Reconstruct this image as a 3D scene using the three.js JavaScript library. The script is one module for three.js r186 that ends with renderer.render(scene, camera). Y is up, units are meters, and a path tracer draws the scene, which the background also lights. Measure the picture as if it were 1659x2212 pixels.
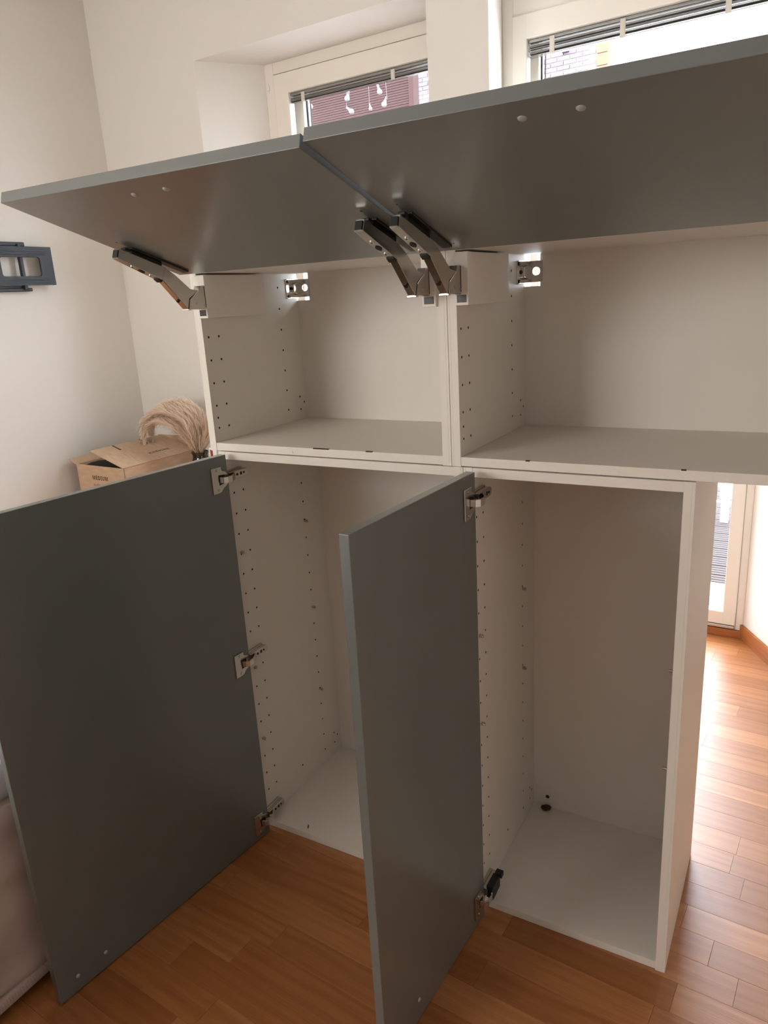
import * as THREE from 'three';
import { RoundedBoxGeometry } from 'three/addons/geometries/RoundedBoxGeometry.js';
import { mergeGeometries } from 'three/addons/utils/BufferGeometryUtils.js';
import { RectAreaLightUniformsLib } from 'three/addons/lights/RectAreaLightUniformsLib.js';
import { ImprovedNoise } from 'three/addons/math/ImprovedNoise.js';

// ------------------------------------------------------------------ camera, sky, light, exposure
const scene = new THREE.Scene();
const camera = new THREE.PerspectiveCamera(2 * Math.atan(1106 / 1584.2) * 180 / Math.PI, 1659 / 2212, 0.05, 100);
camera.position.set(1.1393, 1.3092, 1.2272);
camera.rotation.order = 'YXZ';
camera.rotation.set(-0.2824, 0.53, -0.0585);
scene.background = new THREE.Color().setRGB(0.89, 0.98, 1.10);      // bright overcast sky
scene.backgroundIntensity = 8.0;
const renderer = new THREE.WebGLRenderer({ antialias: true });
renderer.toneMapping = THREE.LinearToneMapping;
renderer.toneMappingExposure = 1.2;
renderer.shadowMap.enabled = true;
RectAreaLightUniformsLib.init();
const TURN = -0.0419;                                               // the room is turned 2.4 degrees against the cabinets
const DAY = [];
// daylight coming in through an opening of the room, in room axes
function daylight(u, y, c, w, h, into, strength, color = new THREE.Color().setRGB(0.89, 0.98, 1.10)) {
  const l = new THREE.RectAreaLight(color, strength, w, h);
  const g = new THREE.Vector3(u, y, c).applyAxisAngle(new THREE.Vector3(0, 1, 0), TURN);
  const t = new THREE.Vector3(u, y, c).add(into).applyAxisAngle(new THREE.Vector3(0, 1, 0), TURN);
  l.position.copy(g); l.lookAt(t); scene.add(l); DAY.push(l);
}

daylight(-0.645, 1.57, -1.64, 0.68, 1.2, new THREE.Vector3(0, 0, 1), 1.0);
daylight(0.483, 1.13, -1.64, 0.77, 2.05, new THREE.Vector3(0, 0, 1), 5.2);
daylight(-1.1, 1.75, 3.1, 1.5, 1.1, new THREE.Vector3(0, 0, -1), 6.2, new THREE.Color().setRGB(1.0, 0.97, 0.93));  // unseen window behind the viewer, placed to light cabinet fronts and back wall

// ------------------------------------------------------------------ helpers
let seed = 7;
const rnd = () => { seed = (seed * 1664525 + 1013904223) >>> 0; return seed / 4294967296; };
const noise = new ImprovedNoise();
const rep = {};
const numbered = (n) => { const k = rep[n] = (rep[n] ?? -1) + 1; return k ? n + '_' + String(k).padStart(3, '0') : n; };
function flat(g) { const q = g.index ? g.toNonIndexed() : g; for (const k of Object.keys(q.attributes)) if (!['position', 'normal', 'uv', 'color'].includes(k)) q.deleteAttribute(k); q.clearGroups(); return q; }
const join = (list) => list.length === 1 ? flat(list[0]) : mergeGeometries(list.map(flat), false);
function bx(x0, x1, y0, y1, z0, z1, r = 0.0006, seg = 1) {
  const w = Math.abs(x1 - x0), h = Math.abs(y1 - y0), d = Math.abs(z1 - z0);
  const g = r > 0 ? new RoundedBoxGeometry(w, h, d, seg, Math.min(r, w / 2.1, h / 2.1, d / 2.1)) : new THREE.BoxGeometry(w, h, d);
  return g.translate((x0 + x1) / 2, (y0 + y1) / 2, (z0 + z1) / 2);
}
const V = (x, y, z) => new THREE.Vector3(x, y, z);
function cyl(r0, r1, a, b, n = 16) {                                 // cylinder from a to b
  const d = b.clone().sub(a), g = new THREE.CylinderGeometry(r1, r0, d.length(), n, 1);
  g.applyQuaternion(new THREE.Quaternion().setFromUnitVectors(V(0, 1, 0), d.clone().normalize()));
  return g.translate((a.x + b.x) / 2, (a.y + b.y) / 2, (a.z + b.z) / 2);
}
function profX(pts, x0, x1, bevel = 0.0008) {                        // polygon given as [z, y], extruded along x
  const s = new THREE.Shape(pts.map(([z, y]) => new THREE.Vector2(-z, y)));
  const g = new THREE.ExtrudeGeometry(s, { depth: x1 - x0 - 2 * bevel, bevelEnabled: bevel > 0, bevelThickness: bevel, bevelSize: bevel, bevelOffset: -bevel, bevelSegments: 1, curveSegments: 8 });
  return g.rotateY(Math.PI / 2).translate(x0 + bevel, 0, 0);         // local (x, y, depth) -> (depth, y, -x)
}
function prismY(pts, y0, y1) {                                       // plan polygon [u, c], extruded upwards
  const s = new THREE.Shape(pts.map(([u, c]) => new THREE.Vector2(u, -c)));
  return new THREE.ExtrudeGeometry(s, { depth: y1 - y0, bevelEnabled: false }).rotateX(-Math.PI / 2).translate(0, y0, 0);
}
function shadows(o) { o.castShadow = true; o.receiveShadow = true; return o; }
function part(name, geos, m, parent, label) {
  const o = shadows(new THREE.Mesh(Array.isArray(geos) ? join(geos) : geos, m)); o.name = name; parent.add(o);
  if (label) o.userData.label = label;
  return o;
}
function sub(name, parent) { const g = new THREE.Group(); g.name = name; parent.add(g); return g; }
function tag(o, label, category, group) { o.userData = { label, category }; if (group) o.userData.group = group; return o; }
function thing(name, label, category, [x, y, z] = [0, 0, 0], turn = 0, group) {
  const o = new THREE.Group(); o.name = numbered(name); scene.add(o); o.position.set(x, y, z); o.rotation.y = turn;
  return tag(o, label, category, group);
}
function struct(name, geos, m, label) {                              // a piece of the setting, in room axes
  const o = part(name, geos, m, scene); o.rotation.y = TURN; o.userData.kind = 'structure'; if (label) o.userData.label = label; return o;
}
function structGroup(name, label) { const o = new THREE.Group(); o.name = name; o.rotation.y = TURN; o.userData.kind = 'structure'; if (label) o.userData.label = label; scene.add(o); return o; }
function roomThing(name, label, category, u, y, c, group) {          // a thing standing in room axes
  const p = V(u, y, c).applyAxisAngle(V(0, 1, 0), TURN); return thing(name, label, category, [p.x, p.y, p.z], TURN, group);
}

// ------------------------------------------------------------------ textures and materials
function dataTex(w, h, fn, srgb, rx = 1, ry = 1) {
  const d = new Uint8Array(w * h * 4);
  for (let y = 0; y < h; y++) for (let x = 0; x < w; x++) { const c = fn(x / w, y / h, x, y); const i = (y * w + x) * 4; d[i] = c[0]; d[i + 1] = c[1]; d[i + 2] = c[2]; d[i + 3] = 255; }
  const t = new THREE.DataTexture(d, w, h); t.wrapS = t.wrapT = THREE.RepeatWrapping; t.magFilter = THREE.LinearFilter; t.minFilter = THREE.LinearMipmapLinearFilter; t.generateMipmaps = true;
  t.repeat.set(rx, ry); if (srgb) t.colorSpace = THREE.SRGBColorSpace; t.needsUpdate = true; return t;
}
const clamp = (v, a = 0, b = 255) => Math.max(a, Math.min(b, v));
const fbm = (x, y, z, o = 4) => { let s = 0, a = 0.5, f = 1; for (let i = 0; i < o; i++) { s += a * noise.noise(x * f, y * f, z + i * 7.3); a *= 0.5; f *= 2; } return s; };
// oak: u along the grain (1.6 m), v across (0.28 m = four strips that differ)
function oak(u, v) {
  const k = Math.floor(v * 4), t = v * 4 - k, cx = u * 1.6, cy = (t - 0.5) * 0.07;
  const wob = fbm(cx * 1.6, k * 9.1, 3.3, 3) * 0.05;
  const bow = [0.0, 0.30, 0.55, 0.12][k], cen = [0.4, 0.02, -0.01, 0.06][k];
  const r = Math.sqrt((cy - cen * 0.3 + wob * 0.5) ** 2 + (bow * (((cx + k * 0.37) % 1.1) - 0.55) * 0.055) ** 2);
  const ring = Math.sin(r * 300 + fbm(cx * 2.2, cy * 40, k * 5.0, 3) * 5.5) * (0.5 + 0.5 * Math.min(1, Math.max(0, 0.6 + 2.4 * fbm(cx * 1.3, cy * 14, k + 60, 2))));
  const fine = fbm(cx * 7, cy * 900, k + 20, 3), pore = fbm(cx * 26, cy * 1500, k + 40, 2);
  return 0.5 + 0.26 * ring * (0.35 + 0.9 * bow) + 0.5 * fine - (pore > 0.28 ? 0.16 : 0);
}
const oakMap = dataTex(1024, 512, (u, v) => { const g = oak(u, v); return [clamp(226 + 62 * (g - 0.5)), clamp(214 + 96 * (g - 0.5)), clamp(196 + 120 * (g - 0.5))]; }, true);
const oakBump = dataTex(1024, 512, (u, v) => { const g = clamp(128 + 160 * (oak(u, v) - 0.5)); return [g, g, g]; }, false);
const weave = dataTex(512, 512, (u, v, x, y) => { const g = 128 + 60 * Math.sin(x * Math.PI / 2) * Math.sin(y * Math.PI / 2) + 60 * fbm(u * 60, v * 60, 2, 2); return [clamp(g), clamp(g), clamp(g)]; }, false);
const plasterBump = dataTex(512, 512, (u, v) => { const g = 128 + 150 * fbm(u * 28, v * 28, 9, 4); return [clamp(g), clamp(g), clamp(g)]; }, false);
const lacquerBump = dataTex(256, 256, (u, v) => { const g = 128 + 120 * fbm(u * 60, v * 60, 5, 2); return [clamp(g), clamp(g), clamp(g)]; }, false);
const cardMap = dataTex(256, 256, (u, v) => { const g = fbm(u * 5, v * 40, 1, 4) * 26 + fbm(u * 90, v * 90, 4, 2) * 16; return [clamp(238 + g), clamp(234 + g), clamp(228 + g)]; }, true);
const S = (hex, rough = 0.6, extra = {}) => new THREE.MeshStandardMaterial({ color: hex, roughness: rough, ...extra });
const M = {
  wall: S(0xe4e0d8, 0.92, { bumpMap: plasterBump, bumpScale: 0.0006 }),
  ceiling: S(0xefebe4, 0.95),
  frameWhite: S(0xe9e3d8, 0.42),
  melamine: S(0xeae2d8, 0.48),
  melamineHoles: S(0xffffff, 0.48, { vertexColors: true }),
  greyGreen: new THREE.MeshPhysicalMaterial({ color: 0x636865, roughness: 0.4, clearcoat: 1, clearcoatRoughness: 0.24 }),
  greenEdge: S(0x6a716b, 0.5),
  chrome: S(0xd6d2cc, 0.14, { metalness: 1 }),
  steel: S(0xc4c0b9, 0.2, { metalness: 1 }),
  darkSteel: S(0x3a3836, 0.4, { metalness: 0.8 }),
  black: S(0x121110, 0.5),
  chipboard: S(0x4b382b, 0.95),
  bracketGrey: S(0x36393d, 0.5, { metalness: 0.3 }),
  card: S(0xcdb096, 0.92, { map: cardMap }),
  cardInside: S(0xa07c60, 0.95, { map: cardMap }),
  darkCloth: S(0x16191a, 0.95),
  pampas: new THREE.MeshStandardMaterial({ color: 0xe3c9b0, roughness: 1, side: THREE.DoubleSide }),
  stem: S(0xb28b5f, 0.9),
  vase: new THREE.MeshPhysicalMaterial({ color: 0x14120f, roughness: 0.12, clearcoat: 0.6 }),
  whitePaper: S(0xf1ece6, 0.7), redPaper: S(0x8a3a2a, 0.7),
  fabric: S(0xc0ada2, 0.98, { bumpMap: weave, bumpScale: 0.0006 }),
  throwGrey: S(0xdedde0, 0.98, { bumpMap: weave, bumpScale: 0.0008 }),
  blind: S(0x9b9a97, 0.25, { metalness: 0.6 }),
  tape: S(0xd8d2c6, 0.8),
  glass: new THREE.MeshPhysicalMaterial({ color: 0xffffff, roughness: 0, transmission: 1, thickness: 0, ior: 1.3, specularIntensity: 0.6 }),
  sheer: new THREE.MeshPhysicalMaterial({ color: 0xf3ece0, roughness: 0.95, transmission: 0.45, thickness: 0, side: THREE.DoubleSide }),
  bumper: S(0xa9aaa8, 0.35),
  unseen_ground: S(0x6b6a62, 0.95),
  gasket: S(0x2a2c30, 0.7), alu: S(0xb9b9b6, 0.35, { metalness: 0.9 }),
  plastic: S(0xf2f0ec, 0.4),
  deck: S(0x57504f, 0.9), deckDark: S(0x2a2424, 0.95),
  redBoard: S(0x452926, 0.8), slatGap: S(0x6f6266, 0.9), mortar: S(0xb9b6b8, 0.95), terracotta: S(0xa0684f, 0.85),
  bulb: new THREE.MeshPhysicalMaterial({ color: 0x8f8c8c, roughness: 0.1 }), cord: S(0x6e6a6a, 0.8),
  threshold: S(0xb5703a, 0.42, { map: oakMap, bumpMap: oakBump, bumpScale: 0.0002 }),
};
const oakTones = [0xba7c48, 0xc18552, 0xb37543, 0xc88d5d, 0xab6f3d, 0xbe8250, 0xb27646].map((c) => new THREE.MeshPhysicalMaterial({ color: c, roughness: 0.4, map: oakMap, bumpMap: oakBump, bumpScale: 0.00018, clearcoat: 0.5, clearcoatRoughness: 0.34 }));
const brickTones = [0x8b7479, 0x9a8888, 0x7d6a74, 0xa89898, 0x887885].map((c) => S(c, 0.9));

// ------------------------------------------------------------------ the room shell (room axes: u right, c towards the viewer)
const CW = -1.653, CI = -1.403, UL = -1.932, UR = 2.4, CB = 3.2, H = 2.72;
struct('wall_back', [
  prismY([[UL - 0.15, CI], [-1.294, CI], [-1.121, CW], [-1.121, -1.78], [UL - 0.15, -1.78]], -0.1, H),
  prismY([[-0.18, CI], [0.053, CI], [-0.004, CW], [-0.004, -1.78], [-0.2, -1.78], [-0.2, CW]], -0.1, H),
  prismY([[1.105, CI], [UR + 0.15, CI], [UR + 0.15, -1.78], [0.944, -1.78], [0.944, CW]], -0.1, H),
  prismY([[-1.294, CI], [-0.18, CI], [-0.2, CW], [-0.2, -1.78], [-1.121, -1.78], [-1.121, CW]], -0.1, 0.9),
  prismY([[-1.294, CI], [-0.18, CI], [-0.2, CW], [-0.2, -1.78], [-1.121, -1.78], [-1.121, CW]], 2.317, H),
  prismY([[0.053, CI], [1.105, CI], [0.944, CW], [0.944, -1.78], [-0.004, -1.78], [-0.004, CW]], 2.46, H),
], M.wall, 'off-white painted wall with deep slanted window recesses');
struct('wall_left', [bx(UL - 0.15, UL, -0.1, H, CI, CB, 0)], M.wall, 'plain off-white painted side wall');
struct('wall_right', [bx(UR, UR + 0.15, -0.1, H, CI, CB, 0)], M.wall);
struct('ceiling', [bx(UL - 0.15, UR + 0.15, H, H + 0.12, -1.78, CB + 0.15, 0)], M.ceiling);
// the wall behind the viewer, with an unseen window placed to light the cabinet fronts
const RW = { u0: -1.85, u1: -0.35, y0: 1.2, y1: 2.3 };
struct('wall_front', [
  bx(UL - 0.15, RW.u0, -0.1, H, CB, CB + 0.15, 0), bx(RW.u1, UR + 0.15, -0.1, H, CB, CB + 0.15, 0),
  bx(RW.u0, RW.u1, -0.1, RW.y0, CB, CB + 0.15, 0), bx(RW.u0, RW.u1, RW.y1, H, CB, CB + 0.15, 0)], M.wall);

{ const o = structGroup('unseen_window_2');  // out of view, placed to let light onto the cabinet fronts
  part('window_frame', [bx(RW.u0, RW.u0 + 0.06, RW.y0, RW.y1, CB + 0.03, CB + 0.12, 0.003), bx(RW.u1 - 0.06, RW.u1, RW.y0, RW.y1, CB + 0.03, CB + 0.12, 0.003), bx(RW.u0, RW.u1, RW.y0, RW.y0 + 0.06, CB + 0.03, CB + 0.12, 0.003), bx(RW.u0, RW.u1, RW.y1 - 0.06, RW.y1, CB + 0.03, CB + 0.12, 0.003)], M.frameWhite, o);
  part('glass_pane', [bx(RW.u0 + 0.06, RW.u1 - 0.06, RW.y0 + 0.06, RW.y1 - 0.06, CB + 0.07, CB + 0.072, 0)], M.glass, o);
  const cg = new THREE.PlaneGeometry(1.7, 1.4, 120, 1), p = cg.attributes.position; for (let i = 0; i < p.count; i++) p.setZ(i, 0.012 * Math.sin(p.getX(i) * 60)); cg.computeVertexNormals();
  part('unseen_sheer_curtain', cg.rotateY(Math.PI).translate(-1.1, 1.72, CB - 0.04), M.sheer, o); }  // unseen curtain, placed to soften and warm the light from behind the viewer
// parquet: strips 69.5 mm wide, running 4 degrees against the cabinets
{
  const floor = new THREE.Group(); floor.name = 'floor'; floor.userData = { kind: 'structure', label: 'warm oak strip parquet floor' }; scene.add(floor);
  floor.rotation.y = -4 * Math.PI / 180;
  const base = bx(-2.9, 3.2, -0.1, -0.0085, -2.05, 3.7, 0);
  part('subfloor', base, M.chipboard, floor);
  const W = 0.0695, off = 0.496 - 0.0695 * 7;
  const variants = [];
  for (let i = 0; i < 9; i++) {                                      // a few lengths, each with its own cut of the grain
    const L = [0.28, 0.34, 0.4, 0.46, 0.52, 0.37, 0.31, 0.43, 0.49][i], g = flat(bx(0, L - 0.0003, -0.0085, 0, 0, W - 0.0003, 0.0004));
    const p = g.attributes.position, uv = g.attributes.uv, u0 = i * 0.173, v0 = (i * 3 % 4) * 0.25;
    for (let k = 0; k < p.count; k++) uv.setXY(k, u0 + p.getX(k) / 1.6, v0 + 0.02 + 0.21 * p.getZ(k) / W);
    variants.push([L, g]);
  }
  const rest = [];
  for (let r = -32; r < 48; r++) {
    const s0 = off + r * W; let x = -2.75 - rnd() * 0.4;
    while (x < 3.1) {
      const [L, g] = variants[Math.floor(rnd() * variants.length)], tone = oakTones[Math.floor(rnd() * oakTones.length)];
      const sm = s0 + W / 2, xm = x + L / 2;
      const inView = (sm > -0.42 && sm < 1.05 && xm > -0.55 && xm < 1.4) || (sm > -1.72 && sm <= -0.42 && xm > 0.75 && xm < 1.6);
      if (inView) { const o = part('plank', g, tone, floor); o.position.set(x, 0, s0); o.name = numbered('plank'); }
      else { const q = g.clone().translate(x, 0, s0); rest.push(q); }
      x += L;
    }
  }
  const o = part('outer_planks', rest, oakTones[1], floor); o.userData.kind = 'stuff';
}
// baseboards
const SK = 0.056;
struct('baseboard_back', [
  prismY([[UL, CI], [-1.294, CI], [-1.294, CI + 0.014], [UL, CI + 0.014]], 0, SK),
  prismY([[-1.294, CI], [0.053, CI], [0.053, CI + 0.014], [-1.294, CI + 0.014]], 0, SK),
  prismY([[0.934, CW + 0.004], [0.944, CW], [1.105, CI], [UR, CI], [UR, CI + 0.014], [1.098, CI + 0.014]], 0, SK)], M.threshold, 'oak baseboard along the slanted door recess');
struct('baseboard_left', [bx(UL, UL + 0.014, 0, SK, CI + 0.014, CB, 0.002)], M.threshold);

// window 1
function glazedFrame(name, label, f, s, g, y, extra, VIEWGAP = 0.004) {
  // f, s, g: [left, right] of frame, sash and glass; y: frame bottom/top, sash bottom/top, glass bottom/top
  const o = structGroup(name, label);
  part('window_frame', [bx(f[0], s[0] - VIEWGAP, y[0], y[1], CW - 0.11, CW, 0.002), bx(s[1] + VIEWGAP, f[1], y[0], y[1], CW - 0.11, CW, 0.002),
    bx(s[0] - VIEWGAP, s[1] + VIEWGAP, y[3] + VIEWGAP, y[1], CW - 0.11, CW, 0.002), bx(s[0] - VIEWGAP, s[1] + VIEWGAP, y[0], y[2] - VIEWGAP, CW - 0.11, CW, 0.002),
    bx(s[0] - 0.012, s[1] + 0.012, y[2] - 0.012, y[2] + 0.02, CW - 0.1, CW - 0.05, 0), bx(s[0] - 0.012, s[0] + 0.02, y[2], y[3], CW - 0.1, CW - 0.05, 0),
    bx(s[1] - 0.02, s[1] + 0.012, y[2], y[3], CW - 0.1, CW - 0.05, 0), bx(s[0] - 0.012, s[1] + 0.012, y[3] - 0.02, y[3] + 0.012, CW - 0.1, CW - 0.05, 0)], M.frameWhite, o);
  const c0 = CW - 0.03, c1 = CW + 0.010;
  part('sash', [bx(s[0], g[0], y[2], y[3], c0, c1, 0.004, 2), bx(g[1], s[1], y[2], y[3], c0, c1, 0.004, 2),
    bx(g[0] - 0.005, g[1] + 0.005, g[3], y[3], c0, c1, 0.004, 2), bx(g[0] - 0.005, g[1] + 0.005, y[2], g[2], c0, c1, 0.004, 2)], M.frameWhite, o);
  part('outer_sash', [bx(s[0] + 0.02, g[0] + 0.016, y[2] + 0.02, y[3] - 0.02, CW - 0.12, CW - 0.07, 0.002), bx(g[1] - 0.004, s[1] - 0.02, y[2] + 0.02, y[3] - 0.02, CW - 0.12, CW - 0.07, 0.002),
    bx(g[0], g[1], g[3], y[3] - 0.02, CW - 0.12, CW - 0.07, 0.002), bx(g[0], g[1], y[2] + 0.02, g[2] - 0.005, CW - 0.12, CW - 0.07, 0.002)], M.frameWhite, o);
  part('gasket', [bx(g[0] + 0.016, g[0] + 0.021, g[2], g[3], CW - 0.099, CW - 0.092, 0), bx(g[0] + 0.026, g[0] + 0.029, g[2], g[3], CW - 0.112, CW - 0.106, 0)], M.gasket, o);
  part('glass_pane', [bx(g[0], g[1], g[2], g[3], CW + 0.003, CW + 0.005, 0)], M.glass, o);
  part('glass_pane', [bx(g[0] + 0.012, g[1], g[2], g[3], CW - 0.104, CW - 0.102, 0)], M.glass, o);
  extra?.(o);
  return o;
}
glazedFrame('window_1', 'white framed window in the left wall recess', [-1.121, -0.2], [-1.069, -0.222], [-0.992, -0.298, 1.03, 2.187], [0.9, 2.317, 0.955, 2.267], (o) => {
  part('sill_board', [bx(-1.2, -0.2, 0.88, 0.9, CW + 0.0, CI + 0.02, 0.003)], M.frameWhite, o);
  part('latch', [bx(-1.112, -1.098, 2.215, 2.232, CW, CW + 0.004, 0.001), bx(-1.108, -1.102, 2.205, 2.242, CW, CW + 0.003, 0.001)], M.frameWhite, o);
});
glazedFrame('door_1', 'white fully glazed balcony door in the right wall recess', [-0.004, 0.944], [0.038, 0.917], [0.093, 0.872, 0.1, 2.168], [0.03, 2.46, 0.048, 2.247], (o) => {
  part('door_threshold', [bx(-0.004, 0.944, 0, 0.031, CW - 0.1, CW + 0.012, 0.002)], M.threshold, o);
  part('weather_strip', [bx(0.04, 0.915, 0.036, 0.047, CW, CW + 0.014, 0.002)], M.alu, o);
  part('transom_panel', [bx(0.02, 0.93, 2.318, 2.44, CW - 0.002, CW + 0.006, 0.004)], M.frameWhite, o);
}, 0.0003);
// retracted slat blinds between the panes
function blind(label, u0, u1, y0, y1, n, tapes, group) {
  const o = roomThing('slat_blind', label, 'blind', (u0 + u1) / 2, y0, CW - 0.016);
  const w = (u1 - u0) / 2, hgt = y1 - y0;
  part('head_rail', [bx(-w, w, hgt - 0.010, hgt, -0.012, 0.012, 0.002)], M.blind, o);
  for (let i = 0; i < n; i++) {
    const g = new THREE.CylinderGeometry(0.03, 0.03, 2 * w, 10, 1, true, Math.PI * 1.27, Math.PI * 0.46 * 1), y = (hgt - 0.014) * (i + 0.5) / n;
    g.dispose();
    const s = bx(-w + 0.002 * rnd(), w - 0.002 * rnd(), -0.0009, 0.0009, -0.0125, 0.0125, 0.0006).rotateX(0.5 * (rnd() - 0.5) + 0.05).translate(0, y, 0.001 * (rnd() - 0.5));
    part('slat', s, M.blind, o);
  }
  for (const t of tapes) part('ladder_tape', [bx(t - 0.009, t + 0.009, -0.002, hgt - 0.004, 0.0130, 0.0145, 0.0005), bx(t - 0.006, t + 0.006, 0.004, hgt - 0.012, 0.0140, 0.0160, 0.0006)], M.tape, o);
}
blind('grey slat blind drawn up at the top of the left window', -1.012, -0.312, 2.146, 2.185, 6, [-0.262, 0.19]);
blind('grey slat blind drawn up at the top of the balcony door', 0.096, 0.869, 2.108, 2.166, 9, [-0.30, -0.055, 0.27]);

// ------------------------------------------------------------------ outside
{
  const deck = structGroup('balcony_floor', 'grey wooden balcony deck outside the door');
  part('deck_joists', [bx(-4.5, 4.5, -0.16, -0.05, -4.0, -1.8, 0)], M.deckDark, deck);
  for (let i = 0; i < 17; i++) {
    const c0 = -1.83 - i * 0.128, gs = [];
    for (let k = 0; k < 4; k++) gs.push(bx(-4.4, 4.4, -0.05, -0.018, c0 - 0.122 + k * 0.0305, c0 - 0.122 + k * 0.0305 + 0.024, 0.003));
    gs.push(bx(-4.4, 4.4, -0.05, -0.03, c0 - 0.122, c0, 0));
    part(i ? 'plank_' + String(300 + i) : 'plank', gs, M.deck, deck);
  }
}
{
  const r = roomThing('balcony_railing', 'white balcony railing seen through the door glass', 'railing', 0.672, -0.018, -3.2);
  part('post', [bx(-0.026, 0.016, 0, 0.142, -0.02, 0.02, 0.003)], M.plastic, r);
  part('post_sleeve', [bx(-0.034, 0.034, 0.142, 1.0, -0.035, 0.035, 0.012, 2)], M.plastic, r);
  part('bottom_rail', [bx(-3.2, -0.02, 0.112, 0.122, -0.012, 0.012, 0.003)], M.plastic, r);
  part('top_rail', [bx(-3.2, 1.6, 1.0, 1.04, -0.03, 0.03, 0.006)], M.plastic, r);
  part('bottom_rail', [bx(0.01, 1.6, 0.112, 0.122, -0.012, 0.012, 0.003)], M.plastic, r);
  for (let i = 0; i < 7; i++) part('baluster', [bx(-0.3 - i * 0.42, -0.28 - i * 0.42, 0.12, 1.0, -0.008, 0.008, 0.002)], M.plastic, r);
}
{
  const w = roomThing('timber_screen', 'dark red boarded screen wall seen through the left window', 'screen', -3.0, -0.1, -4.05);
  part('screen_base', [bx(-1.4, 1.26, 0, 2.35, -0.06, 0.0, 0.003)], M.redBoard, w);
  const slats = []; for (let i = 0; i < 56; i++) slats.push(bx(-1.4, 1.26, 2.354 + i * 0.0168, 2.354 + i * 0.0168 + 0.0125, -0.05, 0.002 * rnd(), 0));
  const sl = part('slats', slats, M.redBoard, w); sl.userData.kind = 'stuff';
  part('backing', [bx(-1.4, 1.26, 2.35, 3.3, -0.06, -0.008, 0)], M.slatGap, w);
  part('post', bx(-1.46, -1.4, 0, 3.3, -0.07, 0.02, 0.003), M.redBoard, w); part('post', bx(1.26, 1.3, 0, 3.3, -0.07, 0.02, 0.003), M.redBoard, w);
}
struct('unseen_ground', [bx(-60, 60, -6.2, -6, -90, 20, 0)], M.unseen_ground, 'unseen grey ground far below the balcony, placed to block sky light from below');  // out of view, placed to keep sky light from rising through the windows
{ // hanging bulbs
  const B = [[-1.731, 2.452, 0.5], [-1.455, 2.449, -0.4], [-1.442, 2.375, 0.9], [-1.238, 2.445, 0.3], [-1.205, 2.377, -0.5], [-1.303, 2.367, 0.2]];
  const L = ['leftmost clear bulb hanging outside the left window', 'upper middle clear bulb hanging outside the left window', 'lower middle clear bulb hanging outside the left window',
    'upper right clear bulb hanging outside the left window', 'rightmost clear bulb hanging outside the left window', 'small lowest clear bulb right of the middle pair outside'];
  B.forEach(([u, y, a], i) => {
    const o = roomThing('hanging_bulb', L[i], 'bulb', u, y, -2.8, 'string of clear bulbs on the balcony');
    const k = i === 5 ? 0.55 : 0.8;
    const prof = [[0, -0.03], [0.012, -0.028], [0.018, -0.018], [0.018, -0.008], [0.010, 0.008], [0.007, 0.016], [0.007, 0.02]].map(([r, h]) => new THREE.Vector2(r * k, h * k));
    part('glass_bulb', new THREE.LatheGeometry(prof, 16).rotateZ(a), M.bulb, o);
    part('lamp_holder', cyl(0.009 * k, 0.008 * k, V(-Math.sin(a) * 0.018 * k, Math.cos(a) * 0.018 * k, 0), V(-Math.sin(a) * 0.04 * k, Math.cos(a) * 0.04 * k, 0), 10), M.cord, o);
    part('cord', cyl(0.0014, 0.0014, V(-Math.sin(a) * 0.04 * k, Math.cos(a) * 0.04 * k, 0), V(i === 2 ? 0.03 : 0.0, 2.995 - y, 0), 6), M.cord, o);
  });
  const s = roomThing('cable', 'thin cable that the balcony bulbs hang from', 'cable', -1.5, 3.0, -2.8);
  part('wire', cyl(0.004, 0.004, V(-1.6, 0.002, 0), V(3.6, 0.002, 0), 6), M.cord, s);
  for (const [u, w] of [[-1.62, 'left'], [3.62, 'right']]) part('shaft', cyl(0.016, 0.014, V(0, 0, 0), V(0, 3.05, 0), 10), M.cord, roomThing('cable_pole', `thin grey pole holding the ${w} end of the bulb cable`, 'pole', -1.5 + u, -0.018, -2.8));
}
{ // the house across, pale brick with a terracotta corner
  const b = roomThing('brick_building', 'pale brick house with terracotta tiled corner across the balcony', 'building', -3.24, -2, -13.6);
  part('wall', [bx(-7.5, 0, 0, 9.5, -1.5, -0.03, 0)], M.mortar, b);
  const bw = 0.24, bh = 0.078;
  const gs = bx(0, bw - 0.014, 0, bh - 0.014, -0.03, 0.0, 0.002); const half = bx(0, bw / 2 - 0.014, 0, bh - 0.014, -0.03, 0, 0.002);
  let n = 0;
  const lay = (u0, cols, y0, rows) => {
    for (let r = 0; r < rows; r++) for (let c = 0; c < cols; c++) {
      const o = part('brick', gs, brickTones[Math.floor(rnd() * 5)], b); o.position.set(u0 + c * bw - (r % 2) * bw / 2, y0 + r * bh, 0.003 * rnd()); o.name = n++ ? 'brick_' + String(n).padStart(3, '0') : 'brick';
    }
  };
  lay(-1.2, 5, 6.85, 11); lay(-3.9, 3, 6.95, 11);
  for (let i = 0; i < 9; i++) part(i ? 'tile_' + String(i).padStart(3, '0') : 'tile', [bx(0.004, 0.205, 6.3 + i * 0.2, 6.3 + i * 0.2 + 0.186, -0.3, 0.02, 0.006)], M.terracotta, b);
  part('corner_core', [bx(0, 0.2, 0, 9.5, -0.4, -0.02, 0)], M.mortar, b);
  part('lamp_bracket', [bx(-0.62, -0.5, 7.43, 7.46, 0, 0.18, 0.004)], M.darkSteel, b);
}

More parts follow.
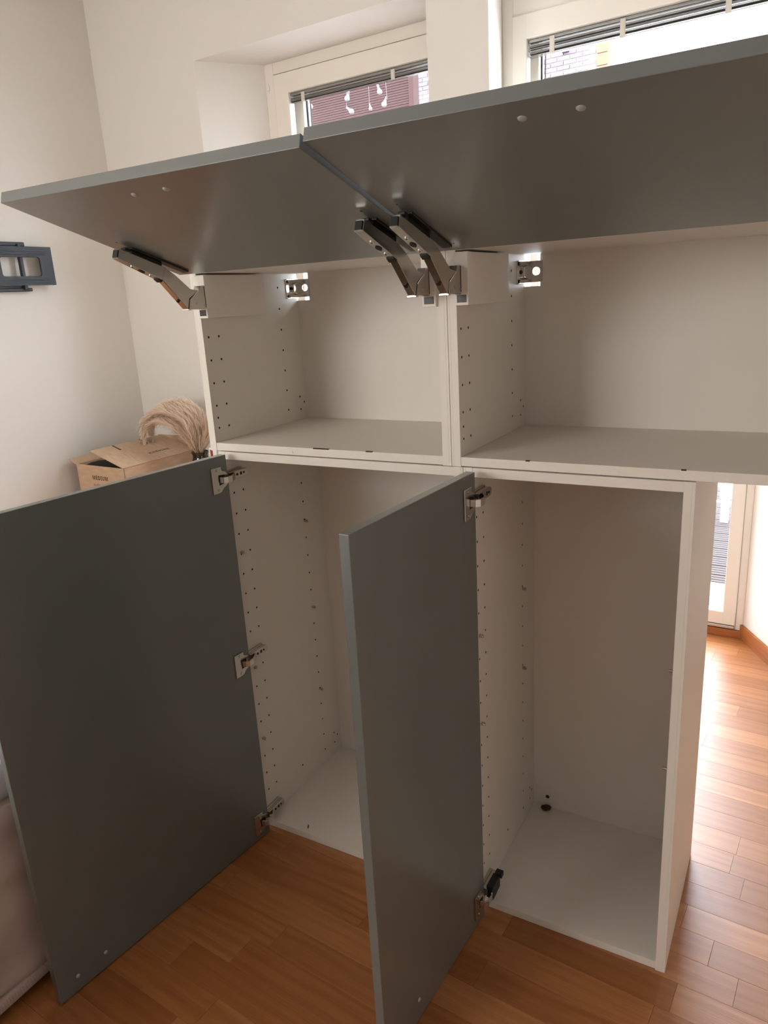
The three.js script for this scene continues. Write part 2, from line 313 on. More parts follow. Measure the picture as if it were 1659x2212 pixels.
// ------------------------------------------------------------------ cabinets
const T = 0.018, XO = -0.027, D = 0.362;
const colored = (g, r, gg, b) => { const n = g.attributes.position.count, c = new Float32Array(n * 3); for (let i = 0; i < n; i++) c.set([r, gg, b], i * 3); g.setAttribute('color', new THREE.BufferAttribute(c, 3)); return g; };
const MEL = [0.83, 0.77, 0.69], CHIP = [0.06, 0.035, 0.02];
// a side panel with drilled holes [z, y] in its inner face; inner = +1: the inner face looks towards +x
function sidePanel(x0, y0, y1, zf, holes, inner) {
  const th = 0.013, sh = new THREE.Shape([[-zf, y0], [D, y0], [D, y1], [-zf, y1]].map(([a, b]) => new THREE.Vector2(a, b)));
  for (const [z, y] of holes) { const h = new THREE.Path(); h.absarc(-z, y, 0.0026, 0, Math.PI * 2, true); sh.holes.push(h); }
  const g = flat(new THREE.ExtrudeGeometry(sh, { depth: th, bevelEnabled: false, curveSegments: 5 }).rotateY(Math.PI / 2));
  const xi = inner > 0 ? x0 + T - th : x0; g.translate(xi, 0, 0); colored(g, ...MEL);
  const p = g.attributes.position, nn = g.attributes.normal, c = g.attributes.color;
  for (let i = 0; i < p.count; i++) if (Math.abs(nn.getX(i)) < 0.5 && holes.some(([z, y]) => Math.hypot(p.getZ(i) - z, p.getY(i) - y) < 0.004)) c.setXYZ(i, ...CHIP);
  const out = colored(flat(inner > 0 ? bx(x0, x0 + T - th, y0, y1, -D, zf, 0.0005) : bx(x0 + th, x0 + T, y0, y1, -D, zf, 0.0005)), ...MEL);
  const discs = holes.map(([z, y]) => { const d = colored(flat(new THREE.CircleGeometry(0.0028, 8)), ...CHIP); d.rotateY(inner * Math.PI / 2).translate(inner > 0 ? x0 + T - th + 0.0004 : x0 + th - 0.0004, y, z); return d; });
  return mergeGeometries([g, out, ...discs], false);
}
function rows(y0, n, zs, skip = []) { const h = []; for (let i = 0; i < n; i++) for (const z of zs) { const y = y0 + i * 0.05; if (!skip.some(([a, b]) => Math.abs(a - z) < 0.004 && Math.abs(b - y) < 0.01)) h.push([z, y]); } return h; }
// concealed hinge: fitted to the panel face px (inner), on a door with its own local axes (normal, up, along)
function hinge(parent, px, y, door, damper) {
  const g = sub('hinge', parent);
  const onDoor = (q) => q.rotateY(door.th).translate(door.p[0], 0, door.p[1]);
  const plate = new THREE.Shape(); const zc = 0.0205;
  plate.moveTo(0.027, -0.0285); plate.lineTo(0.027, 0.0285); plate.lineTo(0.0, 0.0285); plate.lineTo(-0.001, 0.021); plate.lineTo(-0.004, 0.018);
  plate.absarc(-0.001, 0, 0.0185, 1.8, -1.8, false); plate.lineTo(-0.001, -0.021); plate.lineTo(0.004, -0.0265); plate.lineTo(0.012, -0.0285); plate.closePath();
  const hole = new THREE.Path(); hole.moveTo(-0.009, -0.010); hole.lineTo(-0.009, 0.010); hole.lineTo(0.009, 0.012); hole.lineTo(0.009, -0.012); hole.closePath(); plate.holes.push(hole);
  // shape x -> along the door, extruded along the door's normal
  const toDoor = (q) => q.applyMatrix4(new THREE.Matrix4().makeBasis(V(0, 0, 1), V(0, 1, 0), V(-1, 0, 0)));   // (along, up, -normal)
  const pg = toDoor(new THREE.ExtrudeGeometry(plate, { depth: 0.0016, bevelEnabled: true, bevelThickness: 0.0006, bevelSize: 0.0006, bevelSegments: 1, curveSegments: 10 })).translate(0.0024, y, zc);
  part('cup_plate', onDoor(flat(pg)), M.steel, g);
  part('hinge_cup', onDoor(flat(bx(0.0002, 0.0026, y - 0.0115, y + 0.0115, zc - 0.0085, zc + 0.0088, 0.0003))), M.black, g);
  for (const s of [1, -1]) part('screw', onDoor(flat(cyl(0.0034, 0.003, V(0.0024, y + s * 0.0225, zc + 0.011), V(0.0042, y + s * 0.0225, zc + 0.011), 10))), M.steel, g);
  // link from the cup to the arm on the panel
  const a = V(0.003, y, zc + 0.004).applyAxisAngle(V(0, 1, 0), door.th).add(V(door.p[0], 0, door.p[1]));
  const link = new THREE.CatmullRomCurve3([a, V(a.x + 0.013, y, a.z - 0.004), V(px + 0.031, y, 0.016), V(px + 0.0185, y, -0.004)]);
  const ls = new THREE.Shape([[-0.0015, -0.0075], [0.0015, -0.0075], [0.0015, 0.0075], [-0.0015, 0.0075]].map(([q, r]) => new THREE.Vector2(q, r)));
  const lk = []; const pts = link.getPoints(5);
  for (let i = 0; i < 5; i++) { const p = pts[i], q = pts[i + 1], d = q.clone().sub(p), an = Math.atan2(d.x, d.z); lk.push(bx(-0.0016, 0.0016, -0.0068, 0.0068, -0.001, d.length() + 0.001, 0.0004).rotateY(an).translate(p.x, y, p.z)); }
  part('link', lk, M.chrome, g);
  // arm along the panel: a channel, tapered to the rear
  const arm = new THREE.Shape([[0.012, -0.0085], [0.012, 0.0085], [-0.020, 0.0092], [-0.046, 0.0085], [-0.051, 0.006], [-0.051, -0.006], [-0.046, -0.0085], [-0.020, -0.0092]].map(([q, r]) => new THREE.Vector2(q, r)));
  const ag = toDoor(new THREE.ExtrudeGeometry(arm, { depth: 0.011, bevelEnabled: true, bevelThickness: 0.0012, bevelSize: 0.0012, bevelOffset: -0.0012, bevelSegments: 2 })).translate(px + 0.0165, y, 0);
  part('hinge_arm', flat(ag), M.steel, g);
  part('adjuster_slot', [bx(px + 0.0175, px + 0.0182, y - 0.0036, y + 0.0036, -0.030, -0.024, 0.0003)], M.black, g);
  part('screw', [cyl(0.0034, 0.003, V(px + 0.0170, y, -0.014), V(px + 0.0186, y, -0.014), 10), cyl(0.0026, 0.0024, V(px + 0.0170, y, -0.037), V(px + 0.0186, y, -0.037), 10)], M.darkSteel, g);
  part('mounting_plate', [bx(px, px + 0.0065, y - 0.011, y + 0.011, -0.048, 0.006, 0.001)], M.steel, g);
  if (damper) {
    part('damper', [bx(px + 0.014, px + 0.030, y - 0.017, y + 0.014, -0.034, 0.008, 0.0015), bx(px + 0.018, px + 0.034, y + 0.006, y + 0.018, -0.046, -0.032, 0.001), bx(px + 0.017, px + 0.028, y - 0.024, y - 0.012, -0.02, 0.004, 0.0015)], M.black, g);
    part('damper_button', [cyl(0.003, 0.003, V(px + 0.0296, y - 0.001, 0.0), V(px + 0.0306, y - 0.001, 0.0), 10)], M.darkSteel, g);
  }
  return g;
}
function shelfPin(parent, px, y, z, dir = 1) {
  part('shelf_pin', [cyl(0.0028, 0.0028, V(px - 0.004 * dir, y, z), V(px + 0.009 * dir, y, z), 10), bx(px + Math.min(0, 0.008 * dir), px + Math.max(0, 0.008 * dir), y - 0.0008, y + 0.0042, z - 0.0035, z + 0.0035, 0.0006)], M.steel, parent);
}
function tallCabinet(name, label, x0, x1, door, hingeYs, pins, damper) {
  const c = thing(name, label, 'cabinet', [0, 0, 0]);
  const zs = [-0.0165, -0.049, -0.2755];
  const near = hingeYs.flatMap((y) => [[-0.0165, Math.round(y * 20) / 20], [-0.049, Math.round(y * 20) / 20]]);
  const holes = [...rows(0.1, 18, [zs[0], zs[1]], near), ...rows(0.06, 19, [zs[2]]), [-0.165, 0.077], [-0.326, 0.085], [-0.341, 0.07], [-0.326, 0.053]].filter(([z, y]) => y < 0.985);
  part('side_panel', sidePanel(x0, 0, 1, 0, holes, 1), M.melamineHoles, c);
  part('side_panel', sidePanel(x1 - T, 0, 1, 0, holes, -1), M.melamineHoles, c);
  part('bottom_panel', [bx(x0 + T, x1 - T, 0.0005, T, -D, -0.002, 0.0006)], M.melamine, c);
  part('top_panel', [bx(x0 + T, x1 - T, 1 - T, 0.9995, -D, -0.0005, 0.0006)], M.melamine, c);
  part('back_panel', [bx(x0 + T - 0.004, x1 - T + 0.004, T - 0.004, 1 - T + 0.004, -D - 0.0005, -D + 0.003, 0)], M.melamine, c);
  const dr = part('door', [bx(-T, 0, door.y0, door.y1, 0, door.w, 0.0012, 2)], M.greyGreen, c); dr.position.set(door.p[0], 0, door.p[1]); dr.rotation.y = door.th;
  for (const [z, y] of door.dots) part('bumper', new THREE.SphereGeometry(0.0042, 12, 6, 0, Math.PI * 2, 0, Math.PI / 2).scale(1, 0.55, 1).rotateZ(-Math.PI / 2).translate(0, y, z), M.bumper, dr);
  for (const y of hingeYs) hinge(c, x0 + T, y, door, damper && y === hingeYs[hingeYs.length - 1]);
  for (const [y, z] of pins) shelfPin(c, x0 + T, y, z);
  return c;
}
const L0 = -0.004, L1 = 0.5955, R0 = 0.5965, R1 = 1.0;
const doorL = { p: [0.0325, 0.018], th: Math.atan2(-0.0665, 0.581), w: 0.586, y0: 0.003, y1: 0.998, dots: [[0.479, 0.039], [0.543, 0.037]] };
const doorR = { p: [0.6285, 0.021], th: Math.atan2(-0.0225, 0.395), w: 0.397, y0: 0.003, y1: 0.998, dots: [[0.283, 0.048], [0.355, 0.046]] };
tallCabinet('tall_cabinet', 'wide tall white cabinet on the left with its grey-green door swung wide open', L0, L1, doorL, [0.9455, 0.495, 0.046],
  [[0.753, -0.0165], [0.452, -0.0165], [0.251, -0.0165], [0.756, -0.2755], [0.508, -0.2755], [0.256, -0.2755]], false);
const rc = tallCabinet('tall_cabinet', 'narrow tall white cabinet on the right with one grey-green door standing open', R0, R1, doorR, [0.9455, 0.052],
  [[0.651, -0.0165], [0.451, -0.0165], [0.653, -0.2755], [0.451, -0.2755]], true);
part('shelf_pin', [cyl(0.0026, 0.0026, V(R1 - T + 0.004, 0.652, -0.0165), V(R1 - T - 0.009, 0.652, -0.0165), 10)], M.steel, rc);
part('shelf_pin', [cyl(0.0026, 0.0026, V(R1 - T + 0.004, 0.452, -0.0165), V(R1 - T - 0.009, 0.452, -0.0165), 10)], M.steel, rc);
part('screw_hole', [cyl(0.005, 0.005, V(0.651, 0.047, -D + 0.0028), V(0.651, 0.047, -D + 0.0036), 12)], M.chipboard, rc);

// wall cabinets with lifted flaps
function liftArm(parent, xv) {                                       // xv: the face turned to the right
  const g = sub('lift_arm', parent), x0 = xv - 0.0165, x1 = xv;
  part('arm', profX([[0.057, 1.311], [0.120, 1.371], [0.107, 1.393], [0.082, 1.379], [0.043, 1.351], [0.020, 1.348], [0.050, 1.332]], x0 + 0.001, x1 - 0.001), M.steel, g);
  part('base_bracket', profX([[0.001, 1.358], [0.016, 1.357], [0.021, 1.3475], [0.0495, 1.331], [0.055, 1.311], [0.001, 1.309]], x0, x1), M.steel, g);
  part('base_edge', [bx(x0 + 0.0005, x1 + 0.0006, 1.313, 1.356, 0.0015, 0.005, 0.0004)], M.darkSteel, g);
  const ch = part('flap_channel', profX([[0.120, 1.370], [0.222, 1.4085], [0.2155, 1.4255], [0.107, 1.393]], x0, x1), M.steel, g);
  // dark end, slot and screws on the channel's lower face
  const dir = V(0, 0.0385, 0.102).normalize(), nrm = V(0, -dir.z, dir.y), at = (s) => V((x0 + x1) / 2, 1.370, 0.120).addScaledVector(dir, s);
  const ang = -Math.atan2(dir.y, dir.z);
  const e = at(0.1095).addScaledVector(nrm, -0.0085);
  part('end_cap', [bx(-0.0064, 0.0064, -0.007, 0.007, -0.001, 0.0014, 0.0006).rotateX(ang).translate(e.x, e.y, e.z)], M.black, g);
  for (const s of [0.022, 0.068]) { const p = at(s); part('screw', cyl(0.0045, 0.0045, p.clone().addScaledVector(nrm, -0.001), p.clone().addScaledVector(nrm, 0.0012), 14), M.chrome, g); const q = p.clone().addScaledVector(nrm, 0.0013); part('screw_recess', cyl(0.0014, 0.0014, q, q.clone().addScaledVector(nrm, 0.0003), 8), M.darkSteel, g); }
  { const p = at(0.046).addScaledVector(nrm, 0.0004); const sl = new THREE.CylinderGeometry(0.0048, 0.0048, 0.0014, 16).scale(1, 1, 1.7).rotateX(ang).translate(p.x, p.y, p.z); part('slot', sl, M.black, g); }
  { const p = at(0.002); part('joint_gap', [bx(-0.007, 0.007, -0.0035, 0.003, -0.005, 0.006, 0.0008).rotateX(ang - 0.25).translate(p.x, p.y, p.z)], M.black, g); }
  const p2 = V((x0 + x1) / 2, 1.328, 0.0765), n2 = V(0, -0.72, 0.69);
  part('screw', cyl(0.0036, 0.0036, p2.clone().addScaledVector(n2, -0.002), p2.clone().addScaledVector(n2, 0.0012), 12), M.darkSteel, g);
  part('foot_pin', [bx(x0 - 0.001, x1 + 0.001, 1.3085, 1.312, 0.0495, 0.0585, 0.001)], M.chrome, g);
  for (const [z, y] of [[0.048, 1.316], [0.008, 1.318], [0.03, 1.322]]) part('rivet', cyl(0.0022, 0.002, V(x1 - 0.0005, y, z), V(x1 + 0.0005, y, z), 10), M.steel, g);
  return g;
}
function wallCabinet(label, x0, x1, lift, tilt, dots, armFaces, plates, chips) {
  const c = thing('wall_cabinet', label, 'cabinet');
  const y0 = 1.0005, y1 = 1.4005, zf = -0.0015;
  const zs = [-0.0185, -0.0515, -0.281];
  const holes = [...rows(1.05, 5, [zs[0], zs[1]]), [zs[0], 1.073], [zs[0], 1.305], ...rows(1.05, 7, [zs[2]]), [-0.334, 1.077], [-0.351, 1.061], [-0.334, 1.044]];
  part('side_panel', sidePanel(x0, y0, y1, zf, holes, 1), M.melamineHoles, c);
  part('side_panel', sidePanel(x1 - T, y0, y1, zf, holes, -1), M.melamineHoles, c);
  part('bottom_panel', [bx(x0 + T, x1 - T, y0 + 0.001, y0 + T, -D, zf - 0.001, 0.0006)], M.melamine, c);
  part('top_panel', [bx(x0 + T, x1 - T, y1 - T, y1, -D, zf - 0.001, 0.0006)], M.melamine, c);
  const a = x0 + T - 0.003, b = x1 - T + 0.003, cu = 0.046, bs = new THREE.Shape([[a, y0 + T - 0.003], [b, y0 + T - 0.003], [b, 1.317], [x1 - T - 0.030, 1.317], [x1 - T - 0.030, y1 - T + 0.002], [x0 + T + 0.038, y1 - T + 0.002], [x0 + T + 0.038, 1.317], [a, 1.317]].map(([q, r]) => new THREE.Vector2(q, r)));
  part('back_panel', new THREE.ExtrudeGeometry(bs, { depth: 0.0032, bevelEnabled: false }).translate(0, 0, -D), M.melamine, c);
  part('edge_screw', [cyl(0.003, 0.003, V(x0 + 0.38 * (x1 - x0), y0 + 0.007, zf - 0.002), V(x0 + 0.38 * (x1 - x0), y0 + 0.007, zf - 0.0002), 12)], M.melamine, c);
  for (const [q, w] of chips) part('chipped_edge', [bx(q - w / 2, q + w / 2, y0 + T - 0.0012, y0 + T + 0.0008, zf - 0.005, zf - 0.0008, 0.0003)], M.chipboard, c);
  // suspension bracket in the rear left corner
  const br = sub('suspension_bracket', c), xi = x0 + T;
  part('side_plate', [bx(xi, xi + 0.002, 1.3225, 1.3695, -0.360, -0.3135, 0.0006), bx(xi, xi + 0.005, 1.367, 1.3695, -0.360, -0.3135, 0.0006), bx(xi, xi + 0.005, 1.3225, 1.325, -0.360, -0.3135, 0.0006)], M.chrome, br);
  const ts = new THREE.Shape([[0, -0.0215], [0.040, -0.0215], [0.040, 0.0215], [0, 0.0215]].map(([q, r]) => new THREE.Vector2(q, r)));
  const th = new THREE.Path(); th.absarc(0.0275, 0.0005, 0.0085, 0, Math.PI * 2, true); ts.holes.push(th);
  part('wall_tab', new THREE.ExtrudeGeometry(ts, { depth: 0.002, bevelEnabled: false, curveSegments: 16 }).translate(xi + 0.0005, 1.347, -D + 0.0034), M.steel, br);
  part('stiffener', profX([[-0.36, 1.362], [-0.36, 1.331], [-0.335, 1.337], [-0.335, 1.356]], xi + 0.0015, xi + 0.010, 0.001), M.steel, br);
  for (const [y, z] of [[1.3635, -0.322], [1.328, -0.322], [1.347, -0.3335]]) part('screw', [cyl(0.0042, 0.0036, V(xi + 0.001, y, z), V(xi + 0.0042, y, z), 12)], M.darkSteel, br);
  // lift mechanism covers and arms
  for (const [q0, q1, show] of plates) {
    const lm = sub('lift_cover', c);
    part('cover_shell', [bx(q0, q1, 1.2905, 1.379, -0.197, 0.004, 0.0015, 2)], M.melamine, lm);
    part('front_opening', [bx(q0 + 0.004, q1 - 0.004, 1.2955, 1.3082, 0.0036, 0.0046, 0.0004)], M.darkSteel, lm);
  }
  for (const f of armFaces) liftArm(c, f);
  // flap: lower face hinges at lift = [y, z], rises by tilt
  const fl = part('flap_door', [bx(x0 + 0.0015, x1 - 0.0015, 0, T, 0, 0.399, 0.0012, 2)], M.greyGreen, c); fl.position.set(0, lift[0], lift[1]); fl.rotation.x = -tilt;
  for (const [x, z] of dots) part('bumper', new THREE.SphereGeometry(0.0055, 14, 6, 0, Math.PI * 2, 0, Math.PI / 2).scale(1, 0.5, 1).rotateX(Math.PI).translate(x, 0, z), M.bumper, fl);
  for (const f of armFaces) {
    part('clip_plate', [bx(f - 0.012, f + 0.006, -0.0035, 0, 0.022, 0.168, 0.0008), bx(f - 0.012, f - 0.004, -0.012, -0.003, 0.085, 0.16, 0.0008), bx(f - 0.012, f + 0.0, -0.008, -0.003, 0.166, 0.18, 0.0012)], M.darkSteel, fl);
    part('drill_hole', [cyl(0.0018, 0.0018, V(f - 0.004, -0.0003, 0.197), V(f - 0.004, 0.0002, 0.197), 8)], M.black, fl);
    part('drill_hole', [cyl(0.0018, 0.0018, V(f + 0.012, -0.0003, 0.03), V(f + 0.012, 0.0002, 0.03), 8)], M.black, fl);
  }
  return c;
}
const X1 = XO + 0.6, X2 = X1 + 0.8;
wallCabinet('shorter white wall cabinet on the left with its grey-green flap lifted', XO, X1 - 0.0004, [1.381, 0.028], Math.atan2(0.112, 0.383),
  [[0.235, 0.355], [0.301, 0.356]], [0.0155, 0.5425], [[XO + T, XO + T + 0.026], [X1 - T - 0.028, X1 - T - 0.0005]], [[0.265, 0.018], [0.284, 0.024], [0.392, 0.016]]);
wallCabinet('longer white wall cabinet on the right with its grey-green flap lifted into the window light', X1 + 0.0004, X2, [1.381, 0.028], Math.atan2(0.119, 0.383),
  [[0.844, 0.365], [0.908, 0.365], [1.23, 0.365], [1.17, 0.365]], [0.6035, X2 - 0.0305], [[X1 + T, X1 + T + 0.026], [X2 - T - 0.028, X2 - T - 0.0005]], [[0.72, 0.008], [0.98, 0.008]]);

// ------------------------------------------------------------------ things along the left wall
{ // cardboard box: front (u -1.85..-1.51) at c -0.90, back towards the corner
  const b = roomThing('cardboard_box', 'open brown cardboard moving box with black print, standing in the wall corner', 'box', -1.68, 0, -1.11);
  const w = 0.168, d = 0.21, h = 0.648, t = 0.004;
  const prism = (q) => q;
  part('box_wall', [bx(-w, w, 0, h, d - t, d, 0.001)], M.card, b);
  part('box_wall', [bx(-w, w, 0, h, -d, -d + t, 0.001)], M.card, b);
  part('box_wall', [bx(-w, -w + t, 0, h, -d, d, 0.001)], M.card, b);
  part('box_wall', [bx(w - t, w, 0, h, -d, d, 0.001)], M.card, b);
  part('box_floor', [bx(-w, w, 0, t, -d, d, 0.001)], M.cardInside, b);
  const flap = (name, len, dep, pos, rot, m = M.card) => { const f = part(name, [bx(0, len, 0, t, -dep / 2, dep / 2, 0.001)], m, b); f.position.set(...pos); f.rotation.set(...rot); return f; };
  // right long flap folded over to the left, slightly raised
  const lid = part('box_flap', [bx(-0.225, 0, 0, t, -d - 0.003, d + 0.004, 0.001)], M.card, b); lid.position.set(w + 0.002, h, 0); lid.rotation.set(0, 0, -0.30);
  const fl2 = part('box_flap', [bx(-0.0, 0.055, 0, t, -d, d, 0.001)], M.card, b); fl2.position.set(-w, h, 0); fl2.rotation.set(0, 0, 2.75);
  part('box_flap', [bx(-w + 0.006, w - 0.006, 0, t, -0.13, 0.0, 0.001).rotateX(0.5).translate(0, h, -d)], M.card, b);
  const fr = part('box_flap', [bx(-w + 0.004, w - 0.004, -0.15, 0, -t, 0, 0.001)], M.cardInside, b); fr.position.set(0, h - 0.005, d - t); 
  // text printed on the front wall and the lid
  const cv = document.createElement('canvas'); cv.width = 256; cv.height = 256; const x = cv.getContext('2d');
  x.fillStyle = '#eeeae4'; x.fillRect(0, 0, 256, 256); x.fillStyle = '#4a3c33'; x.font = 'bold 46px sans-serif'; x.fillText('MEDIUM', 20, 62); x.font = '30px sans-serif'; x.fillText('multipurpose', 22, 116);
  x.fillStyle = '#3a312b'; x.fillRect(24, 150, 190, 100); x.fillStyle = '#d3c6bb'; x.beginPath(); x.moveTo(80, 150); x.lineTo(180, 150); x.lineTo(205, 250); x.lineTo(80, 250); x.fill();
  const tx = new THREE.CanvasTexture(cv); tx.colorSpace = THREE.SRGBColorSpace;
  part('front_print', new THREE.PlaneGeometry(0.15, 0.15).translate(0.0, h - 0.105, d + 0.0006), S(0xcdb096, 0.92, { map: tx }), b);
  const c2 = document.createElement('canvas'); c2.width = 256; c2.height = 64; const x2 = c2.getContext('2d');
  x2.fillStyle = '#eeeae4'; x2.fillRect(0, 0, 256, 64); x2.fillStyle = '#5a4636'; x2.font = 'bold 44px sans-serif'; x2.fillText('loosepack', 14, 46);
  const tx2 = new THREE.CanvasTexture(c2); tx2.colorSpace = THREE.SRGBColorSpace;
  const lp = part('lid_print', new THREE.PlaneGeometry(0.15, 0.036).rotateX(-Math.PI / 2).rotateY(-Math.PI / 2).translate(-0.07, t + 0.0005, -0.05), S(0xcdb096, 0.92, { map: tx2 }), lid);
  for (const [px, pz] of [[-0.195, 0.09], [-0.195, -0.07]]) part('lid_slot', [bx(px - 0.03, px + 0.03, t, t + 0.0008, pz - 0.004, pz + 0.004, 0.0003)], M.chipboard, lid);
  // dark cloth inside
  const cl = new THREE.PlaneGeometry(0.32, 0.40, 40, 50).rotateX(-Math.PI / 2); const p = cl.attributes.position;
  for (let i = 0; i < p.count; i++) p.setY(i, 0.02 * fbm(p.getX(i) * 12, p.getZ(i) * 12, 3, 3) + 0.012 * Math.cos(p.getX(i) * 9));
  cl.computeVertexNormals();
  const k = roomThing('black_cloth', 'black cloth packed in the open cardboard box', 'cloth', -1.68, 0.632, -1.11);
  const bottom = cl.clone().translate(0, -0.02, 0);
  part('cloth_pile', [cl, bottom, bx(-0.15, 0.15, -0.626, -0.012, -0.19, 0.19, 0.03, 3)], M.darkCloth, k);
}
{ // vase and pampas
  const v = roomThing('floor_vase', 'dark glossy floor vase beside the cardboard box', 'vase', -1.338, 0, -1.2);
  const prof = [[0, 0], [0.055, 0], [0.062, 0.01], [0.072, 0.2], [0.074, 0.42], [0.066, 0.55], [0.046, 0.622], [0.036, 0.65], [0.036, 0.664], [0.041, 0.676], [0.038, 0.678], [0.032, 0.664], [0.031, 0.65], [0.04, 0.62], [0.058, 0.55], [0.066, 0.42], [0.064, 0.2], [0.055, 0.02], [0, 0.016]].map(([a, b]) => new THREE.Vector2(a, b));
  part('vase_body', new THREE.LatheGeometry(prof, 40), M.vase, v);
  const o = roomThing('pampas_grass', 'beige dried pampas plumes arching over the cardboard box', 'dried grass', -1.338, 0.4, -1.2);
  // plume spines in (u, y), spread between an upper and a lower arch
  const hi = [[0, 0], [0.004, 0.27], [0.014, 0.33], [0.020, 0.385], [-0.006, 0.455], [-0.11, 0.500], [-0.215, 0.488], [-0.302, 0.447], [-0.352, 0.39], [-0.352, 0.33]];
  const lo = [[0, 0], [-0.012, 0.27], [-0.028, 0.31], [-0.055, 0.345], [-0.080, 0.365], [-0.136, 0.402], [-0.219, 0.416], [-0.285, 0.392], [-0.318, 0.34], [-0.325, 0.28]];
  const sp = [];
  for (let k = 0; k < 10; k++) { const t = k / 9, e = k % 3; sp.push(hi.slice(0, 10 - e).map(([u, y], j) => [u + (lo[j][0] - u) * t, y + (lo[j][1] - y) * t])); }
  sp.push([[0, 0], [0.004, 0.27], [0.03, 0.342], [0.052, 0.401], [0.064, 0.445]], [[0, 0], [0.002, 0.27], [0.022, 0.34], [0.036, 0.39], [0.042, 0.42]]);
  sp.forEach((pts, i) => {
    const dz = (i % 5 - 2) * 0.020, curve = new THREE.CatmullRomCurve3(pts.map(([u, y], k) => V(u, y, k < 1 ? 0 : dz * Math.min(1, k * 0.4))));
    const plume = sub(i ? 'plume_' + String(i).padStart(3, '0') : 'plume', o);
    part('stem', new THREE.TubeGeometry(curve, 24, 0.0018, 5), M.stem, plume);
    const pos = [], N = 1300, q = V(0, 0, 0), tn = V(0, 0, 0);
    for (let k = 0; k < N; k++) {
      const t = (i < 10 ? 0.36 : 0.6) + (i < 10 ? 0.62 : 0.36) * Math.pow(rnd(), 0.85); curve.getPointAt(Math.min(t, 0.999), q); curve.getTangentAt(Math.min(t, 0.999), tn);
      const side = V(rnd() - 0.5, rnd() - 0.5, rnd() - 0.5).cross(tn).normalize(), env = Math.sin(Math.PI * Math.min(1, (t - 0.34) / 0.68)) ** 0.5;
      const len = (0.03 + 0.075 * rnd() * rnd()) * (0.4 + 0.6 * env), spread = (0.006 + 0.042 * rnd() * rnd()) * env;
      const e = q.clone().addScaledVector(tn, len).addScaledVector(side, spread).add(V(0, -0.022 * rnd() * rnd(), 0));
      const m = q.clone().addScaledVector(tn, len * 0.45).addScaledVector(side, spread * 0.75);
      const wv = tn.clone().cross(side).normalize().multiplyScalar(0.0005 + 0.0005 * rnd());
      const A = q.clone().sub(wv), B = q.clone().add(wv), C = m.clone().sub(wv), Dd = m.clone().add(wv);
      for (const r of [A, B, Dd, A, Dd, C, C, Dd, e]) pos.push(r.x, r.y, r.z);
    }
    const g = new THREE.BufferGeometry(); g.setAttribute('position', new THREE.Float32BufferAttribute(pos, 3)); g.computeVertexNormals();
    const f = part('feathery_hairs', g, M.pampas, plume); f.userData.kind = 'stuff';
  });
  const r = roomThing('paper_roll', 'white paper roll with a dark red stripe beside the dark vase', 'roll', -1.250, 0, -1.195);
  part('roll_body', [cyl(0.0165, 0.0165, V(0, 0, 0), V(0, 0.70, 0), 24)], M.whitePaper, r);
  const st = new THREE.CylinderGeometry(0.0168, 0.0168, 0.69, 10, 1, true, 0.05, 0.75).translate(0, 0.35, 0); part('red_stripe', st, M.redPaper, r);
}
{ // television wall bracket on the left wall
  const b = roomThing('wall_bracket', 'dark grey metal television wall bracket on the left wall', 'bracket', UL, 1.53, -0.7);
  const fr = (z0, z1, y0, y1, holes, x0, x1) => {
    const s = new THREE.Shape([[z0, y0], [z1, y0], [z1, y1], [z0, y1]].map(([z, y]) => new THREE.Vector2(-z, y)));
    for (const [a, c, e, f, r] of holes) { const h = new THREE.Path(); const X0 = -c, X1 = -a; h.moveTo(X0 + r, e); h.lineTo(X1 - r, e); h.quadraticCurveTo(X1, e, X1, e + r); h.lineTo(X1, f - r); h.quadraticCurveTo(X1, f, X1 - r, f); h.lineTo(X0 + r, f); h.quadraticCurveTo(X0, f, X0, f - r); h.lineTo(X0, e + r); h.quadraticCurveTo(X0, e, X0 + r, e); s.holes.push(h); }
    return new THREE.ExtrudeGeometry(s, { depth: x1 - x0, bevelEnabled: true, bevelThickness: 0.001, bevelSize: 0.001, bevelSegments: 1, curveSegments: 6 }).rotateY(Math.PI / 2).translate(x0, 0, 0);
  };
  part('mounting_plate', fr(-0.28, 0.28, -0.0765, 0.0815, [[-0.223, -0.036, -0.041, 0.040, 0.014], [0.036, 0.223, -0.041, 0.040, 0.014]], 0.042, 0.052), M.bracketGrey, b);
  for (const y of [0.066, 0.052, -0.052, -0.066]) part('rib', [bx(0.0525, 0.0565, y - 0.004, y + 0.004, -0.25, 0.25, 0.0015, 2)], M.bracketGrey, b);
  part('crossbar', [bx(0.020, 0.040, -0.095, 0.095, -0.150, -0.136, 0.002)], M.bracketGrey, b);
  part('crossbar', [bx(0.020, 0.040, -0.095, 0.095, 0.136, 0.150, 0.002)], M.bracketGrey, b);
  part('upper_rail', [bx(0.0, 0.030, 0.084, 0.102, -0.176, 0.176, 0.004, 2), bx(0.0, 0.022, 0.078, 0.086, -0.155, 0.155, 0.001)], M.bracketGrey, b);
  part('lower_rail', [bx(0.0, 0.030, -0.102, -0.088, -0.178, 0.178, 0.004, 2), bx(0.0, 0.022, -0.09, -0.079, -0.155, 0.155, 0.001)], M.bracketGrey, b);
  part('end_flange', [bx(0.026, 0.052, -0.0775, 0.0825, -0.2835, -0.2805, 0.001)], M.bracketGrey, b);
}
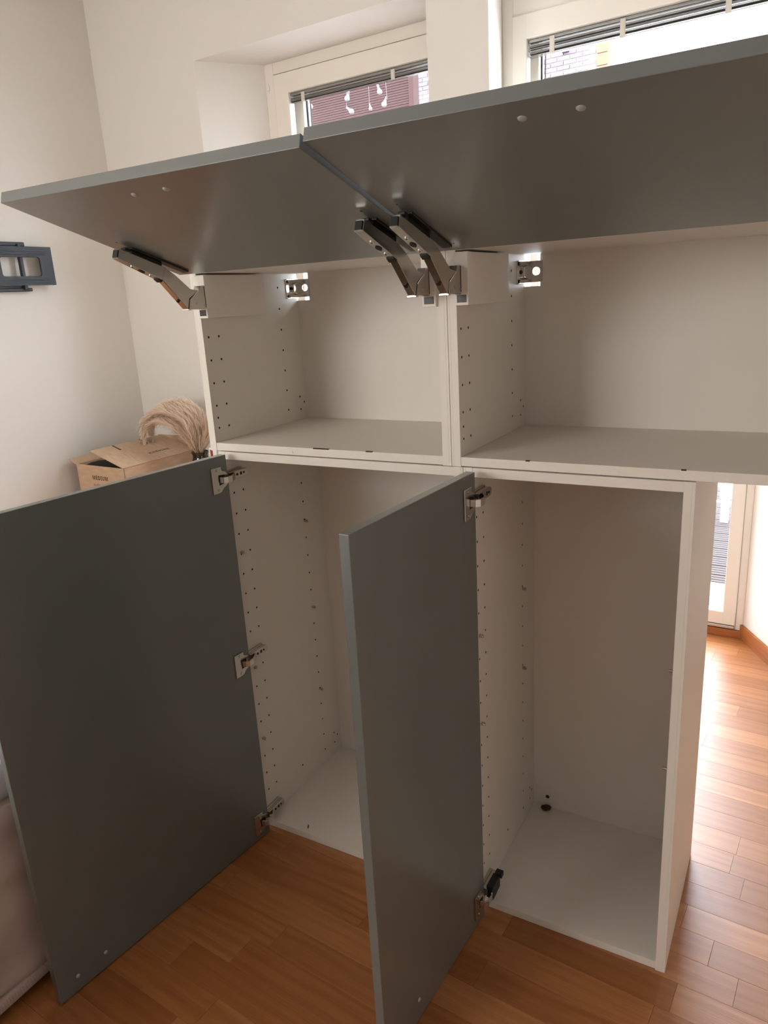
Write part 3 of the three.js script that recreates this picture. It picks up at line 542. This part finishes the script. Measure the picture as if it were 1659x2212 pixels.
{ // fabric-covered sofa beside the left door
  const s = thing('sofa', 'beige fabric sofa with a pale grey throw beside the left open door', 'sofa', [0, 0, 0]);
  const wrinkled = (w, h, d, amp, r) => {
    const g = new RoundedBoxGeometry(w, h, d, 24, r); const src = new THREE.BoxGeometry(w, h, d, 20, 40, 80), p = src.attributes.position;
    g.dispose();
    for (let i = 0; i < p.count; i++) {
      const v = V(p.getX(i), p.getY(i), p.getZ(i)), c = V(clamp(v.x, -w / 2 + r, w / 2 - r), clamp(v.y, -h / 2 + r, h / 2 - r), clamp(v.z, -d / 2 + r, d / 2 - r)), o = v.clone().sub(c);
      if (o.length() > 1e-6) v.copy(c).addScaledVector(o.normalize(), r);
      const n = fbm(v.z * 5 + v.y * 3, v.y * 7 - v.z * 2, v.x * 4, 3), f = Math.sin((v.y * 0.9 + v.z * 0.6) * 26 + 3 * n) * fbm(v.z * 3, v.y * 3, 8, 2);
      v.addScaledVector(o.lengthSq() ? o : V(1, 0, 0), amp * (n * 1.4 + f * 1.2));
      p.setXYZ(i, v.x, v.y, v.z);
    }
    src.computeVertexNormals(); const uv = src.attributes.uv; for (let i = 0; i < uv.count; i++) uv.setXY(i, p.getZ(i) * 6 + p.getX(i) * 6, p.getY(i) * 6); return src;
  };
  part('sofa_body', wrinkled(0.86, 0.40, 1.5, 0.017, 0.03).translate(-0.53, 0.235, 1.08), M.fabric, s);
  part('hem', [bx(-0.958, -0.102, 0.02, 0.048, 0.332, 1.828, 0.012, 3)], M.fabric, s);
  part('throw', wrinkled(0.86, 0.12, 1.46, 0.010, 0.055).translate(-0.545, 0.475, 1.08), M.throwGrey, s);
  for (const [x, z] of [[-0.88, 0.45], [-0.88, 1.72], [-0.2, 0.45], [-0.2, 1.72]]) part('leg', [bx(x - 0.025, x + 0.025, 0, 0.03, z - 0.025, z + 0.025, 0.003)], M.black, s);
}
// ------------------------------------------------------------------ small things
{
  const g = new THREE.IcosahedronGeometry(0.011, 3), p = g.attributes.position;
  for (let i = 0; i < p.count; i++) { const v = V(p.getX(i), p.getY(i), p.getZ(i)); v.multiplyScalar(1 + 0.5 * fbm(v.x * 130, v.y * 130, v.z * 130, 2)); p.setXYZ(i, v.x * 1.15, v.y * 0.55, v.z * 0.8); }
  g.computeVertexNormals(); g.computeBoundingBox(); g.translate(0, -g.boundingBox.min.y, 0);
  const o = thing('wood_chip', 'dark brown wood chip lying in the rear corner of the narrow cabinet', 'wood chip', [0.652, T, -0.343], 0.4);
  part('chip', g, M.chipboard, o);
  const q = thing('splinter', 'small dark splinter lying at the front of the wide cabinet floor', 'splinter', [0.127, T, -0.022], 0.5);
  part('sliver', new THREE.OctahedronGeometry(0.004, 1).scale(0.45, 0.25, 1.9).translate(0, 0.001, 0), M.chipboard, q);
}

renderer.render(scene, camera);
